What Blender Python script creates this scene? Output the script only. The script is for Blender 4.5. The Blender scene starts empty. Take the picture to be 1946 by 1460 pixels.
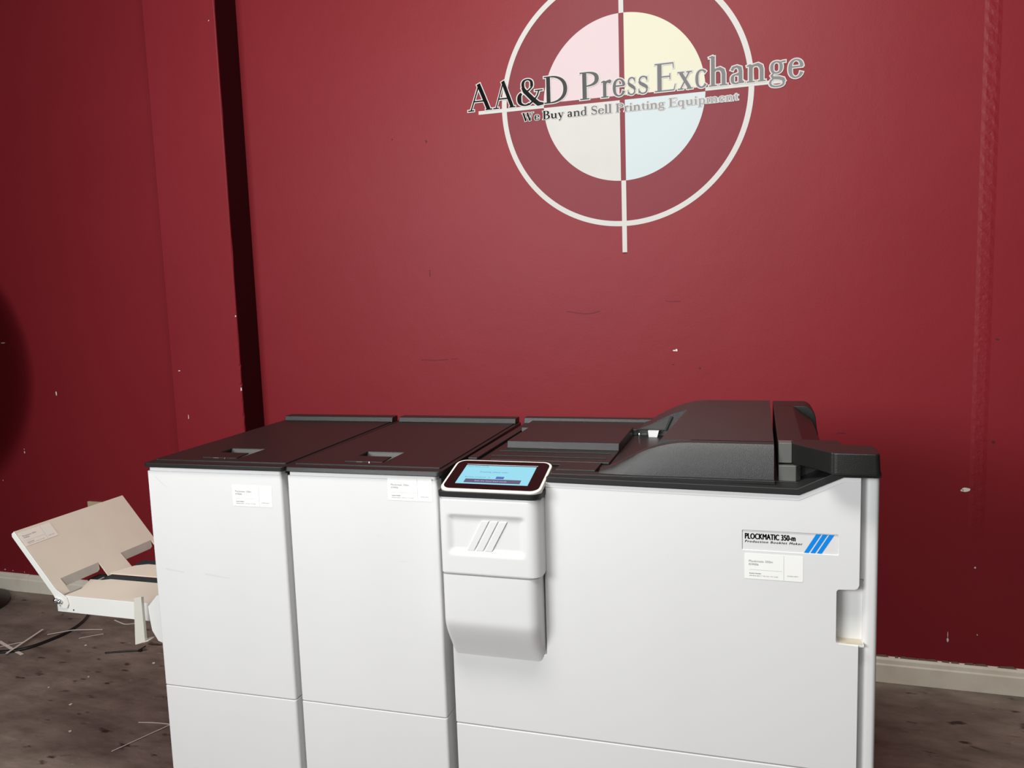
import bpy, bmesh, math, random
from mathutils import Vector, Matrix
random.seed(7)
S = bpy.context.scene
COL = S.collection
PI = math.pi

# ------------------------------------------------------------------ camera
F = 1530.58                      # focal length in pixels for a 1946 px wide frame
cam = bpy.data.objects.new('camera', bpy.data.cameras.new('camera'))
COL.objects.link(cam)
cam.data.sensor_fit = 'HORIZONTAL'; cam.data.sensor_width = 36.0
cam.data.lens = F * 36.0 / 1946.0
cam.data.clip_start = 0.05
R_ = Vector((0.95648572, 0.28992511, -0.03284049))
U_ = Vector((-0.00223037, 0.11981422, 0.99279382))
F_ = Vector((-0.29177062, 0.94951987, -0.11524723))
M = Matrix((R_, U_, -F_)).transposed().to_4x4()
M.translation = Vector((0.33223771, -1.43276535, 1.36068246))
cam.matrix_world = M
S.camera = cam

# ------------------------------------------------------------------ light
S.view_settings.view_transform = 'Standard'
S.view_settings.look = 'None'
S.view_settings.exposure = 0.06
S.view_settings.gamma = 1.0
S.view_settings.use_curve_mapping = False

world = bpy.data.worlds.new('room_light'); S.world = world
world.use_nodes = True
world.node_tree.nodes['Background'].inputs[0].default_value = (0.90, 0.95, 1.0, 1)
world.node_tree.nodes['Background'].inputs[1].default_value = 0.035

def area(name, loc, target, sx, sy, power, color, spread=180):
    d = bpy.data.lights.new(name, 'AREA'); d.shape = 'RECTANGLE'
    d.size = sx; d.size_y = sy; d.energy = power; d.color = color; d.spread = math.radians(spread)
    o = bpy.data.objects.new(name, d); COL.objects.link(o)
    o.location = loc
    o.rotation_euler = (Vector(target) - Vector(loc)).to_track_quat('-Z', 'Y').to_euler()
    return o
# a ceiling fixture above and a little behind the photographer, and daylight from the open bay behind on the left
area('ceiling_fixture', (-0.15, -0.80, 3.0), (0.1, 0.7, 1.2), 1.3, 0.4, 50, (1.0, 0.975, 0.93))
area('bay_daylight', (-1.95, -3.6, 2.20), (0.05, 1.2, 1.55), 1.7, 1.1, 50, (0.97, 0.985, 1.0), 105)
area('bay_daylight', (-0.3, -3.9, 2.25), (0.0, 1.2, 1.95), 1.5, 1.0, 10, (0.95, 0.98, 1.0), 95)

# ------------------------------------------------------------------ materials
def mat(name, col, rough=0.5, spec=0.5, metal=0.0, bump=None, var=None, emit=None, clear=0):
    m = bpy.data.materials.new(name); m.use_nodes = True
    nt = m.node_tree; b = nt.nodes['Principled BSDF']
    b.inputs['Base Color'].default_value = (*col, 1)
    b.inputs['Roughness'].default_value = rough
    b.inputs['Specular IOR Level'].default_value = spec
    b.inputs['Metallic'].default_value = metal
    if clear: b.inputs['Coat Weight'].default_value = clear
    tc = nt.nodes.new('ShaderNodeTexCoord')
    if bump:
        n = nt.nodes.new('ShaderNodeTexNoise'); n.inputs['Scale'].default_value = bump[0]
        n.inputs['Detail'].default_value = 4
        nt.links.new(tc.outputs['Object'], n.inputs['Vector'])
        bp = nt.nodes.new('ShaderNodeBump'); bp.inputs['Strength'].default_value = bump[1]
        bp.inputs['Distance'].default_value = bump[2]
        nt.links.new(n.outputs['Fac'], bp.inputs['Height'])
        nt.links.new(bp.outputs['Normal'], b.inputs['Normal'])
    if var:                       # (scale, other colour, low, high)
        n = nt.nodes.new('ShaderNodeTexNoise'); n.inputs['Scale'].default_value = var[0]
        n.inputs['Detail'].default_value = 6
        nt.links.new(tc.outputs['Object'], n.inputs['Vector'])
        r = nt.nodes.new('ShaderNodeValToRGB')
        r.color_ramp.elements[0].position = var[2]; r.color_ramp.elements[0].color = (*col, 1)
        r.color_ramp.elements[1].position = var[3]; r.color_ramp.elements[1].color = (*var[1], 1)
        nt.links.new(n.outputs['Fac'], r.inputs['Fac'])
        nt.links.new(r.outputs['Color'], b.inputs['Base Color'])
    if emit:
        b.inputs['Emission Color'].default_value = (*emit[0], 1)
        b.inputs['Emission Strength'].default_value = emit[1]
    return m

M_WHITE = mat('white_moulded_plastic', (0.735, 0.735, 0.73), 0.42, 0.4, bump=(900, 0.08, 0.0004), var=(3.0, (0.70, 0.70, 0.69), 0.45, 0.85))
M_BODY = mat('grey_white_body_metal', (0.62, 0.62, 0.61), 0.5, 0.35)
M_BLACK = mat('black_textured_plastic', (0.0115, 0.0115, 0.0105), 0.38, 0.45, bump=(900, 0.5, 0.0006))
M_BLACKM = mat('black_matte_plastic', (0.012, 0.012, 0.012), 0.55, 0.4, bump=(1200, 0.2, 0.0004))
M_GLASS = mat('black_display_glass', (0.006, 0.005, 0.005), 0.12, 0.5)
M_IVORY = mat('ivory_display_bezel', (0.80, 0.77, 0.70), 0.35, 0.5)
M_CREAM = mat('cream_painted_tray_metal', (0.77, 0.69, 0.58), 0.45, 0.4, bump=(300, 0.06, 0.0004), var=(14, (0.735, 0.66, 0.55), 0.4, 0.8))
M_FLAP = mat('grey_bare_folded_metal', (0.52, 0.49, 0.44), 0.5, 0.4, var=(22, (0.44, 0.42, 0.38), 0.4, 0.8))
M_BELT = mat('dark_teal_rubber', (0.016, 0.028, 0.034), 0.6, 0.3)
M_CHROME = mat('polished_steel', (0.7, 0.7, 0.7), 0.18, 0.5, 1.0)
M_RECESS = mat('recess_sheen_grey', (0.050, 0.050, 0.043), 0.45, 0.4)
M_HOOD = mat('black_grained_hood_plastic', (0.024, 0.024, 0.0225), 0.40, 0.6, bump=(850, 0.8, 0.0007))
M_GPL = mat('mid_grey_plastic', (0.115, 0.115, 0.105), 0.36, 0.6, bump=(1500, .3, .0005))
M_STICKER = mat('white_sticker_paper', (0.88, 0.88, 0.85), 0.5, 0.3)
M_INK = mat('black_print_ink', (0.012, 0.012, 0.012), 0.8, 0.1)
M_INKG = mat('grey_print_ink', (0.22, 0.22, 0.22), 0.5, 0.3)
M_RULE = mat('pale_grey_rule_ink', (0.5, 0.5, 0.49), 0.5, 0.3)
M_BLUE = mat('blue_stripe_print', (0.0, 0.235, 0.76), 0.45, 0.3)
M_CABLE = mat('black_cable_rubber', (0.010, 0.009, 0.009), 0.4, 0.5)
M_PAPER = mat('paper_offcut', (0.88, 0.80, 0.73), 0.7, 0.2)
M_SCREEN = mat('lit_screen', (0.02, 0.03, 0.04), 0.15, 0.5, emit=((0.29, 0.70, 0.84), 0.95))
M_SCRTXT = mat('screen_blue_text', (0.02, 0.03, 0.04), 0.2, 0.5, emit=((0.12, 0.36, 0.50), 0.7))
M_SCRBAR = mat('screen_violet_bar', (0.02, 0.03, 0.04), 0.2, 0.5, emit=((0.10, 0.085, 0.16), 0.9))
M_SCRBTN = mat('screen_blue_button', (0.02, 0.03, 0.04), 0.2, 0.5, emit=((0.05, 0.14, 0.42), 0.9))
M_SCRWHT = mat('screen_pale_text', (0.02, 0.03, 0.04), 0.2, 0.5, emit=((0.45, 0.42, 0.65), 0.9))
M_PLASTER = mat('bare_white_plaster', (0.80, 0.76, 0.70), 0.8, 0.2)
M_DENT = mat('dark_scuff_mark', (0.10, 0.012, 0.018), 0.6, 0.3)
M_DECAL = mat('white_wall_vinyl', (0.62, 0.605, 0.575), 0.7, 0.2, var=(8, (0.59, 0.575, 0.55), 0.4, 0.8))
M_PINK = mat('pale_pink_vinyl', (0.67, 0.545, 0.56), 0.7, 0.2)
M_YELL = mat('pale_yellow_vinyl', (0.68, 0.665, 0.515), 0.7, 0.2)
M_CYAN = mat('pale_cyan_vinyl', (0.565, 0.635, 0.645), 0.7, 0.2)
M_OUTLET = mat('yellowed_plastic', (0.58, 0.50, 0.32), 0.5, 0.3)

def wall_mat():
    m = bpy.data.materials.new('red_wall_paint'); m.use_nodes = True
    nt = m.node_tree; L = nt.links; b = nt.nodes['Principled BSDF']
    N = nt.nodes.new
    tc = N('ShaderNodeTexCoord')
    n = N('ShaderNodeTexNoise'); n.inputs['Scale'].default_value = 2.2; n.inputs['Detail'].default_value = 5
    L.new(tc.outputs['Object'], n.inputs['Vector'])
    r = N('ShaderNodeValToRGB')
    r.color_ramp.elements[0].position = 0.3; r.color_ramp.elements[0].color = (0.222, 0.0135, 0.0200, 1)
    r.color_ramp.elements[1].position = 0.75; r.color_ramp.elements[1].color = (0.238, 0.0155, 0.0230, 1)
    L.new(n.outputs['Fac'], r.inputs['Fac'])
    # the slightly different coat of red rolled inside the emblem's ring
    sx = N('ShaderNodeSeparateXYZ'); L.new(tc.outputs['Object'], sx.inputs[0])
    cx = N('ShaderNodeCombineXYZ'); L.new(sx.outputs['X'], cx.inputs[0]); L.new(sx.outputs['Z'], cx.inputs[1])
    d = N('ShaderNodeVectorMath'); d.operation = 'DISTANCE'; L.new(cx.outputs[0], d.inputs[0])
    d.inputs[1].default_value = (-0.116, 2.0075, 0)
    lt = N('ShaderNodeMath'); lt.operation = 'LESS_THAN'; lt.inputs[1].default_value = 0.425
    L.new(d.outputs['Value'], lt.inputs[0])
    mx = N('ShaderNodeMixRGB'); L.new(lt.outputs[0], mx.inputs[0]); L.new(r.outputs['Color'], mx.inputs[1])
    mx.inputs[2].default_value = (0.198, 0.017, 0.0265, 1)
    L.new(mx.outputs[0], b.inputs['Base Color'])
    b.inputs['Roughness'].default_value = 0.50
    b.inputs['Specular IOR Level'].default_value = 0.26
    # roller texture, long shallow waves and the herringbone ridges of the taped seam
    n2 = N('ShaderNodeTexNoise'); n2.inputs['Scale'].default_value = 160; n2.inputs['Detail'].default_value = 3
    L.new(tc.outputs['Object'], n2.inputs['Vector'])
    n3 = N('ShaderNodeTexNoise'); n3.inputs['Scale'].default_value = 9; n3.inputs['Detail'].default_value = 3
    L.new(tc.outputs['Object'], n3.inputs['Vector'])
    mul = N('ShaderNodeMath'); mul.operation = 'MULTIPLY'; mul.inputs[1].default_value = 6.0
    L.new(n3.outputs['Fac'], mul.inputs[0])
    add = N('ShaderNodeMath'); add.operation = 'ADD'; L.new(n2.outputs['Fac'], add.inputs[0]); L.new(mul.outputs[0], add.inputs[1])
    bp = N('ShaderNodeBump'); bp.inputs['Strength'].default_value = 0.22; bp.inputs['Distance'].default_value = 0.0009
    L.new(add.outputs[0], bp.inputs['Height'])
    # seam mask: |x - 1.012| < 0.014 and z > 0.5
    a = N('ShaderNodeMath'); a.operation = 'SUBTRACT'; a.inputs[1].default_value = 1.008; L.new(sx.outputs['X'], a.inputs[0])
    a2 = N('ShaderNodeMath'); a2.operation = 'ABSOLUTE'; L.new(a.outputs[0], a2.inputs[0])
    mr = N('ShaderNodeMapRange'); mr.inputs[1].default_value = 0.024; mr.inputs[2].default_value = 0.012
    mr.inputs[3].default_value = 0; mr.inputs[4].default_value = 1; L.new(a2.outputs[0], mr.inputs[0])
    mz = N('ShaderNodeMapRange'); mz.inputs[1].default_value = 0.5; mz.inputs[2].default_value = 0.6
    L.new(sx.outputs['Z'], mz.inputs[0])
    wv = N('ShaderNodeTexWave'); wv.wave_type = 'BANDS'; wv.bands_direction = 'DIAGONAL'
    wv.inputs['Scale'].default_value = 14; wv.inputs['Distortion'].default_value = 3.5; wv.inputs['Detail'].default_value = 3
    wv.inputs['Detail Scale'].default_value = 4
    L.new(tc.outputs['Object'], wv.inputs['Vector'])
    w1 = N('ShaderNodeMath'); w1.operation = 'MULTIPLY'; L.new(mr.outputs[0], w1.inputs[0]); L.new(mz.outputs[0], w1.inputs[1])
    w3 = N('ShaderNodeMath'); w3.operation = 'MULTIPLY'; w3.inputs[1].default_value = 0.6; L.new(wv.outputs['Fac'], w3.inputs[0])
    w4 = N('ShaderNodeMath'); w4.operation = 'ADD'; w4.inputs[1].default_value = 0.6; L.new(w3.outputs[0], w4.inputs[0])
    w2 = N('ShaderNodeMath'); w2.operation = 'MULTIPLY'; L.new(w1.outputs[0], w2.inputs[0]); L.new(w4.outputs[0], w2.inputs[1])
    bp2 = N('ShaderNodeBump'); bp2.inputs['Strength'].default_value = 0.55; bp2.inputs['Distance'].default_value = 0.003
    L.new(w2.outputs[0], bp2.inputs['Height']); L.new(bp.outputs['Normal'], bp2.inputs['Normal'])
    L.new(bp2.outputs['Normal'], b.inputs['Normal'])
    return m
M_WALL = wall_mat()

def floor_mat():
    m = bpy.data.materials.new('worn_brown_concrete'); m.use_nodes = True
    nt = m.node_tree; L = nt.links; b = nt.nodes['Principled BSDF']; N = nt.nodes.new
    tc = N('ShaderNodeTexCoord')
    mp = N('ShaderNodeMapping'); mp.inputs['Scale'].default_value = (1.0, 2.2, 1); mp.inputs['Rotation'].default_value = (0, 0, 0.35)
    L.new(tc.outputs['Object'], mp.inputs['Vector'])
    n = N('ShaderNodeTexNoise'); n.inputs['Scale'].default_value = 5; n.inputs['Detail'].default_value = 9; n.inputs['Roughness'].default_value = 0.65
    L.new(mp.outputs[0], n.inputs['Vector'])
    r = N('ShaderNodeValToRGB'); e = r.color_ramp.elements
    e[0].position = 0.33; e[0].color = (0.155, 0.120, 0.097, 1)
    e[1].position = 0.68; e[1].color = (0.335, 0.27, 0.225, 1)
    L.new(n.outputs['Fac'], r.inputs['Fac'])
    n2 = N('ShaderNodeTexNoise'); n2.inputs['Scale'].default_value = 24; n2.inputs['Detail'].default_value = 5; n2.inputs['Roughness'].default_value = 0.6
    L.new(mp.outputs[0], n2.inputs['Vector'])
    r2 = N('ShaderNodeValToRGB'); r2.color_ramp.elements[0].position = 0.66; r2.color_ramp.elements[0].color = (0, 0, 0, 1)
    r2.color_ramp.elements[1].position = 0.74; r2.color_ramp.elements[1].color = (1, 1, 1, 1)
    L.new(n2.outputs['Fac'], r2.inputs['Fac'])
    mx = N('ShaderNodeMixRGB'); L.new(r2.outputs['Color'], mx.inputs[0]); L.new(r.outputs['Color'], mx.inputs[1])
    mx.inputs[2].default_value = (0.44, 0.38, 0.33, 1)
    n3 = N('ShaderNodeTexNoise'); n3.inputs['Scale'].default_value = 11; n3.inputs['Detail'].default_value = 6
    mp3 = N('ShaderNodeMapping'); mp3.inputs['Location'].default_value = (5, 3, 1); L.new(mp.outputs[0], mp3.inputs['Vector'])
    L.new(mp3.outputs[0], n3.inputs['Vector'])
    r3 = N('ShaderNodeValToRGB'); r3.color_ramp.elements[0].position = 0.62; r3.color_ramp.elements[0].color = (0, 0, 0, 1)
    r3.color_ramp.elements[1].position = 0.70; r3.color_ramp.elements[1].color = (1, 1, 1, 1)
    L.new(n3.outputs['Fac'], r3.inputs['Fac'])
    mx2 = N('ShaderNodeMixRGB'); L.new(r3.outputs['Color'], mx2.inputs[0]); L.new(mx.outputs[0], mx2.inputs[1])
    mx2.inputs[2].default_value = (0.055, 0.038, 0.030, 1)
    L.new(mx2.outputs[0], b.inputs['Base Color'])
    b.inputs['Roughness'].default_value = 0.62
    bp = N('ShaderNodeBump'); bp.inputs['Strength'].default_value = 0.4; bp.inputs['Distance'].default_value = 0.003
    L.new(n2.outputs['Fac'], bp.inputs['Height']); L.new(bp.outputs['Normal'], b.inputs['Normal'])
    return m
M_FLOOR = floor_mat()
M_BASE = mat('dirty_white_baseboard_paint', (0.90, 0.84, 0.71), 0.5, 0.4, bump=(60, 0.3, 0.001), var=(11, (0.76, 0.68, 0.55), 0.45, 0.8))

def ramp_ink(name, x0, x1, c0, c1, blend=0.3):
    """print that fades along its own length, from one ink tone to another"""
    m = bpy.data.materials.new(name); m.use_nodes = True
    nt = m.node_tree; b = nt.nodes['Principled BSDF']; N = nt.nodes.new
    tc = N('ShaderNodeTexCoord'); sx = N('ShaderNodeSeparateXYZ'); nt.links.new(tc.outputs['Object'], sx.inputs[0])
    mr = N('ShaderNodeMapRange'); mr.inputs[1].default_value = x0; mr.inputs[2].default_value = x1
    nt.links.new(sx.outputs['X'], mr.inputs[0])
    r = N('ShaderNodeValToRGB'); r.color_ramp.elements[0].color = (*c0, 1); r.color_ramp.elements[1].color = (*c1, 1)
    for p_, f_ in ((0.22, 0.05), (0.40, 0.50), (0.55, 0.72)):
        e = r.color_ramp.elements.new(p_); e.color = (*[a + (b_ - a)*f_ for a, b_ in zip(c0, c1)], 1)
    nt.links.new(mr.outputs[0], r.inputs['Fac']); nt.links.new(r.outputs['Color'], b.inputs['Base Color'])
    b.inputs['Roughness'].default_value = 0.9; b.inputs['Specular IOR Level'].default_value = 0.1
    return m
M_HEAD = ramp_ink('headline_fading_ink', -0.68, 0.47, (0.002, 0.002, 0.002), (0.24, 0.235, 0.235))
M_TAG = ramp_ink('tagline_fading_ink', -0.48, 0.27, (0.003, 0.003, 0.003), (0.36, 0.36, 0.37))

# ------------------------------------------------------------------ mesh helpers
class MB:
    def __init__(s): s.v = []; s.f = []; s.m = []
    def poly(s, pts, mi=0):
        i = len(s.v); s.v += [tuple(p) for p in pts]; s.f.append(tuple(range(i, i + len(pts)))); s.m.append(mi); return s
    def box(s, x0, x1, y0, y1, z0, z1, mi=0):
        i = len(s.v)
        s.v += [(x0,y0,z0),(x1,y0,z0),(x1,y1,z0),(x0,y1,z0),(x0,y0,z1),(x1,y0,z1),(x1,y1,z1),(x0,y1,z1)]
        for q in ((0,3,2,1),(4,5,6,7),(0,1,5,4),(1,2,6,5),(2,3,7,6),(3,0,4,7)):
            s.f.append(tuple(i + k for k in q)); s.m.append(mi)
        return s
    def prism(s, pts, a, b, axis='z', mi=0):
        """closed outline extruded between a and b; outline is (x,y) for z, (x,z) for y, (y,z) for x"""
        def P(p, t):
            return (p[0], p[1], t) if axis == 'z' else ((p[0], t, p[1]) if axis == 'y' else (t, p[0], p[1]))
        n = len(pts); i = len(s.v)
        s.v += [P(p, a) for p in pts] + [P(p, b) for p in pts]
        s.f.append(tuple(range(i, i + n))); s.f.append(tuple(range(i + 2*n - 1, i + n - 1, -1))); s.m += [mi, mi]
        for k in range(n):
            k2 = (k + 1) % n
            s.f.append((i + k2, i + k, i + n + k, i + n + k2)); s.m.append(mi)
        return s
    def loft(s, rings, closed=True, cap=True, mi=0):
        i = len(s.v); n = len(rings[0])
        for r in rings: s.v += [tuple(p) for p in r]
        for a in range(len(rings) - 1):
            for k in range(n if closed else n - 1):
                k2 = (k + 1) % n
                s.f.append((i+a*n+k, i+a*n+k2, i+(a+1)*n+k2, i+(a+1)*n+k)); s.m.append(mi)
        if cap and closed:
            s.f.append(tuple(i + k for k in range(n - 1, -1, -1))); s.m.append(mi)
            s.f.append(tuple(i + (len(rings)-1)*n + k for k in range(n))); s.m.append(mi)
        return s
    def tube(s, pts, r, n=10, mi=0):
        pts = [Vector(p) for p in pts]; rings = []
        up = Vector((0, 0, 1))
        for k, p in enumerate(pts):
            t = (pts[min(k+1, len(pts)-1)] - pts[max(k-1, 0)]).normalized()
            a = t.cross(up)
            if a.length < 1e-3: a = t.cross(Vector((0, 1, 0)))
            a.normalize(); b = a.cross(t).normalized()
            rr = r[k] if isinstance(r, (list, tuple)) else r
            rings.append([p + (a*math.cos(2*PI*j/n) + b*math.sin(2*PI*j/n))*rr for j in range(n)])
        return s.loft(rings, mi=mi)
    def build(s, name, mats, parent=None, bevel=0, seg=2, smooth=None, loc=None, fix=True):
        me = bpy.data.meshes.new(name); me.from_pydata(s.v, [], s.f); me.update()
        mats = mats if isinstance(mats, (list, tuple)) else [mats]
        for m in mats: me.materials.append(m)
        for p, mi in zip(me.polygons, s.m): p.material_index = mi
        if fix:
            bm = bmesh.new(); bm.from_mesh(me); bmesh.ops.recalc_face_normals(bm, faces=bm.faces); bm.to_mesh(me); bm.free()
        o = bpy.data.objects.new(name, me); COL.objects.link(o)
        if parent: o.parent = parent
        if loc: o.location = loc
        if bevel:
            b = o.modifiers.new('bevel', 'BEVEL'); b.width = bevel; b.segments = seg; b.limit_method = 'ANGLE'
            b.angle_limit = math.radians(28); b.harden_normals = True
        if bevel or smooth:
            for p in me.polygons: p.use_smooth = True
            if smooth and not bevel and smooth != 'all':
                try: me.set_sharp_from_angle(angle=math.radians(35))
                except Exception: pass
        return o

def cut(o, cutter):
    """subtract a closed shape from o and keep the result as plain mesh"""
    c = cutter.build('cutter', [M_BLACK])
    c.parent = o.parent
    bm_ = o.modifiers.new('cut', 'BOOLEAN'); bm_.operation = 'DIFFERENCE'; bm_.object = c; bm_.solver = 'EXACT'
    keep = [(m.name, m.width, m.segments) for m in o.modifiers if m.type == 'BEVEL']
    for m in [m for m in o.modifiers if m.type == 'BEVEL']: o.modifiers.remove(m)
    dg = bpy.context.evaluated_depsgraph_get(); dg.update()
    me = bpy.data.meshes.new_from_object(o.evaluated_get(dg)); me.name = o.name
    o.modifiers.clear(); o.data = me
    for n_, w, sg in keep:
        b = o.modifiers.new('bevel', 'BEVEL'); b.width = w; b.segments = sg; b.limit_method = 'ANGLE'
        b.angle_limit = math.radians(28); b.harden_normals = True
    bpy.data.objects.remove(c)
    return o

def thing(name, label, cat, loc=(0, 0, 0), rz=0, group=None):
    o = bpy.data.objects.new(name, None); COL.objects.link(o)
    o.location = loc; o.rotation_euler = (0, 0, rz); o.empty_display_size = 0.1
    o['label'] = label; o['category'] = cat
    if group: o['group'] = group
    return o
def tag(o, label, cat, group=None):
    o['label'] = label; o['category'] = cat
    if group: o['group'] = group
    return o
def struct(o): o['kind'] = 'structure'; return o

def arc(cx, cy, r, a0, a1, n=6):
    return [(cx + r*math.cos(math.radians(a0 + (a1-a0)*k/n)), cy + r*math.sin(math.radians(a0 + (a1-a0)*k/n))) for k in range(n + 1)]
def rrect(x0, x1, y0, y1, r, n=6):
    r = r if isinstance(r, (list, tuple)) else (r,)*4      # SW, SE, NE, NW
    return (arc(x0+r[0], y0+r[0], r[0], 180, 270, n) + arc(x1-r[1], y0+r[1], r[1], 270, 360, n)
            + arc(x1-r[2], y1-r[2], r[2], 0, 90, n) + arc(x0+r[3], y1-r[3], r[3], 90, 180, n))

def text(name, s, x, z, size, m, parent, width=None, origin=(0, 0, 0), ux=(1, 0, 0), uz=(0, 0, 1), shear=0, bold=0, space=1.0, thick=0):
    """flat printed line of text starting at (x, z) of the plane spanned by ux, uz at origin; size = capital height"""
    c = bpy.data.curves.new(name, 'FONT'); c.body = s; c.size = 1.0; c.space_character = space
    c.offset = bold; c.resolution_u = 4
    o = bpy.data.objects.new(name, c); COL.objects.link(o)
    dg = bpy.context.evaluated_depsgraph_get(); dg.update()
    me = bpy.data.meshes.new_from_object(o.evaluated_get(dg))
    bpy.data.objects.remove(o)
    k = size / 0.70
    xs = [v.co.x for v in me.vertices]; w = (max(xs) - min(xs)) or 1; xm = min(xs)
    kx = width / w if width else k
    O = Vector(origin); ux = Vector(ux); uz = Vector(uz)
    for v in me.vertices:
        a, b = (v.co.x - xm)*kx + v.co.y*k*shear, v.co.y*k
        v.co = O + ux*(x + a) + uz*(z + b)
    if thick:                                 # heavier strokes: the same outlines repeated a hair apart
        vs = [v.co.copy() for v in me.vertices]; fs = [tuple(p.vertices) for p in me.polygons]; n = len(vs)
        sh = [ux*a*thick + uz*b*thick*.5 for a, b in ((-1, 0), (0, 0), (1, 0), (0, 1), (0, -1))]
        me = bpy.data.meshes.new(name)
        me.from_pydata([v + d for d in sh for v in vs], [], [tuple(i + k*n for i in f) for k in range(len(sh)) for f in fs])
    me.materials.clear(); me.materials.append(m); me.name = name
    o = bpy.data.objects.new(name, me); COL.objects.link(o); o.parent = parent
    return o

def label_sticker(parent, O, ux, uz, nrm, w=0.10, h=0.045, m=None):
    """auction inventory sticker; O is its lower left corner"""
    O = Vector(O); ux = Vector(ux); uz = Vector(uz); n = Vector(nrm)
    pts = rrect(0, w, 0, h, 0.002, 3)
    mb = MB()
    mb.loft([[O + ux*p[0] + uz*p[1] + n*0.0001 for p in pts], [O + ux*p[0] + uz*p[1] + n*0.0005 for p in pts]])
    st = mb.build('inventory_sticker', m or M_STICKER, parent)
    o1 = O + n*0.0007
    kx, kz = w/0.10, h/0.045
    text('sticker_text', 'Plockmatic 350m', 0.0075*kx, 0.0298*kz, 0.0038*kz, M_INKG, st, 0.041*kx, o1, ux, uz, bold=0.004)
    text('sticker_text', 'ID9006', 0.0075*kx, 0.0242*kz, 0.0036*kz, M_INKG, st, 0.0165*kx, o1, ux, uz, bold=0.004)
    text('sticker_text', 'Auction Number', 0.008*kx, 0.0090*kz, 0.0021*kz, M_INK, st, 0.021*kx, o1, ux, uz, bold=0.01)
    text('sticker_text', 'JMB-BAN-BE217 / RP-324 / TH-15,001', 0.008*kx, 0.0048*kz, 0.0019*kz, M_INKG, st, 0.050*kx, o1, ux, uz)
    text('sticker_text', 'ID2404170071', 0.0735*kx, 0.0078*kz, 0.0019*kz, M_INKG, st, 0.0185*kx, o1, ux, uz)
    r = MB()
    for a0, a1, b0, b1 in ((0.008, 0.0645, 0.0160, 0.0165), (0.0670, 0.0676, 0.001, 0.0440)):
        r.poly([o1 + ux*a*kx + uz*b*kz for a, b in ((a0, b0), (a1, b0), (a1, b1), (a0, b1))])
    r.build('sticker_rule', M_RULE, st)
    return st

# ------------------------------------------------------------------ the room
AW = -0.0096                                   # the back wall is a hair off the machines' line
WY = 1.427
wall_root = Matrix.Translation((0, WY, 0)) @ Matrix.Rotation(AW, 4, 'Z')
def on_wall(o): o.matrix_world = wall_root; return o

mb = MB(); mb.box(-5.0, 4.2, -3.6, 2.2, -0.1, 0.0)
fl = struct(mb.build('floor', M_FLOOR))

chips = MB()
chips.box(-5.0, 4.2, 0, 0.15, 0, 3.2)
CH = []
def chip(x, z, w, h, mi=1, n=7, off=0.0009, ang=0, seed=0):
    rnd = random.Random(seed or int((x*1000 + z*777)))
    pts = []
    for k in range(n):
        a = 2*PI*k/n; rr = 0.75 + 0.4*rnd.random()
        px, pz = w/2*rr*math.cos(a), h/2*rr*math.sin(a)
        pts.append((x + px*math.cos(ang) - pz*math.sin(ang), -off, z + px*math.sin(ang) + pz*math.cos(ang)))
    chips.poly(pts[::-1], mi)
chip(0.9765, 0.6745, 0.025, 0.0145, n=13)
chip(0.9645, 0.672, 0.009, 0.009)
chip(0.0535, 1.1335, 0.016, 0.0055); chip(0.060, 1.1345, 0.008, 0.009)
chip(0.9363, 0.163, 0.0075, 0.016); chip(0.9360, 0.182, 0.0022, 0.026)
chip(1.0093, 0.4171, 0.005, 0.007)
chip(1.022, 0.190, 0.003, 0.006)
chip(0.852, 0.265, 0.012, 0.002, 2)
chip(-2.7335, 0.9619, 0.008, 0.024); chip(-2.9577, 0.6813, 0.007, 0.013); chip(-2.958, 0.697, 0.004, 0.005)
chip(-3.1097, 0.5415, 0.005, 0.005); chip(-3.02, 1.1964, 0.035, 0.006)
chip(-3.1587, 0.098, 0.012, 0.006); chip(-3.1089, 0.096, 0.006, 0.005); chip(-3.0367, 0.094, 0.005, 0.005)
chip(-0.8522, 1.9232, 0.008, 0.013, 2); chip(-0.9915, 1.9428, 0.006, 0.006, 2)
chip(-0.8609, 1.446, 0.010, 0.004, 2); chip(-0.8609, 1.432, 0.004, 0.024, 2)
chip(-0.116, 1.478, 0.022, 0.004, 2)
chip(-0.7265, 0.918, 0.006, 0.006, 2); chip(0.140, 1.071, 0.008, 0.008, 2); chip(0.0475, 1.084, 0.010, 0.004, 2)
chip(1.0488, 1.1593, 0.012, 0.006, 2); chip(1.0488, 0.8332, 0.012, 0.010, 2); chip(0.62, 0.70, 0.010, 0.006, 2)
def scratch(pts, w):
    for k in range(len(pts) - 1):
        (x0, z0), (x1, z1) = pts[k], pts[k+1]
        d = Vector((x1-x0, z1-z0)).normalized(); nx, nz = -d.y*w/2, d.x*w/2
        chips.poly([(x0-nx, -.0008, z0-nz), (x1-nx, -.0008, z1-nz), (x1+nx, -.0008, z1+nz), (x0+nx, -.0008, z0+nz)], 2)
scratch([(-0.9144, 1.104), (-0.905, 1.1065), (-0.86, 1.1035), (-0.80, 1.107)], 0.0022)
scratch([(-0.79, 1.108), (-0.762, 1.1095)], 0.0014)
scratch([(-0.331, 1.2795), (-0.295, 1.273), (-0.262, 1.2685), (-0.235, 1.270), (-0.209, 1.278)], 0.0022)
scratch([(0.0243, 1.3072), (0.045, 1.304), (0.075, 1.3048)], 0.0017)
scratch([(0.585, 0.848), (0.593, 0.8525), (0.612, 0.851)], 0.003)
wb = struct(on_wall(chips.build('wall_back', [M_WALL, M_PLASTER, M_DENT], fix=False)))
struct(on_wall(MB().box(-5.0, -4.9, -3.6, 0, 0, 3.2).build('wall_left', M_WALL)))

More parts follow.
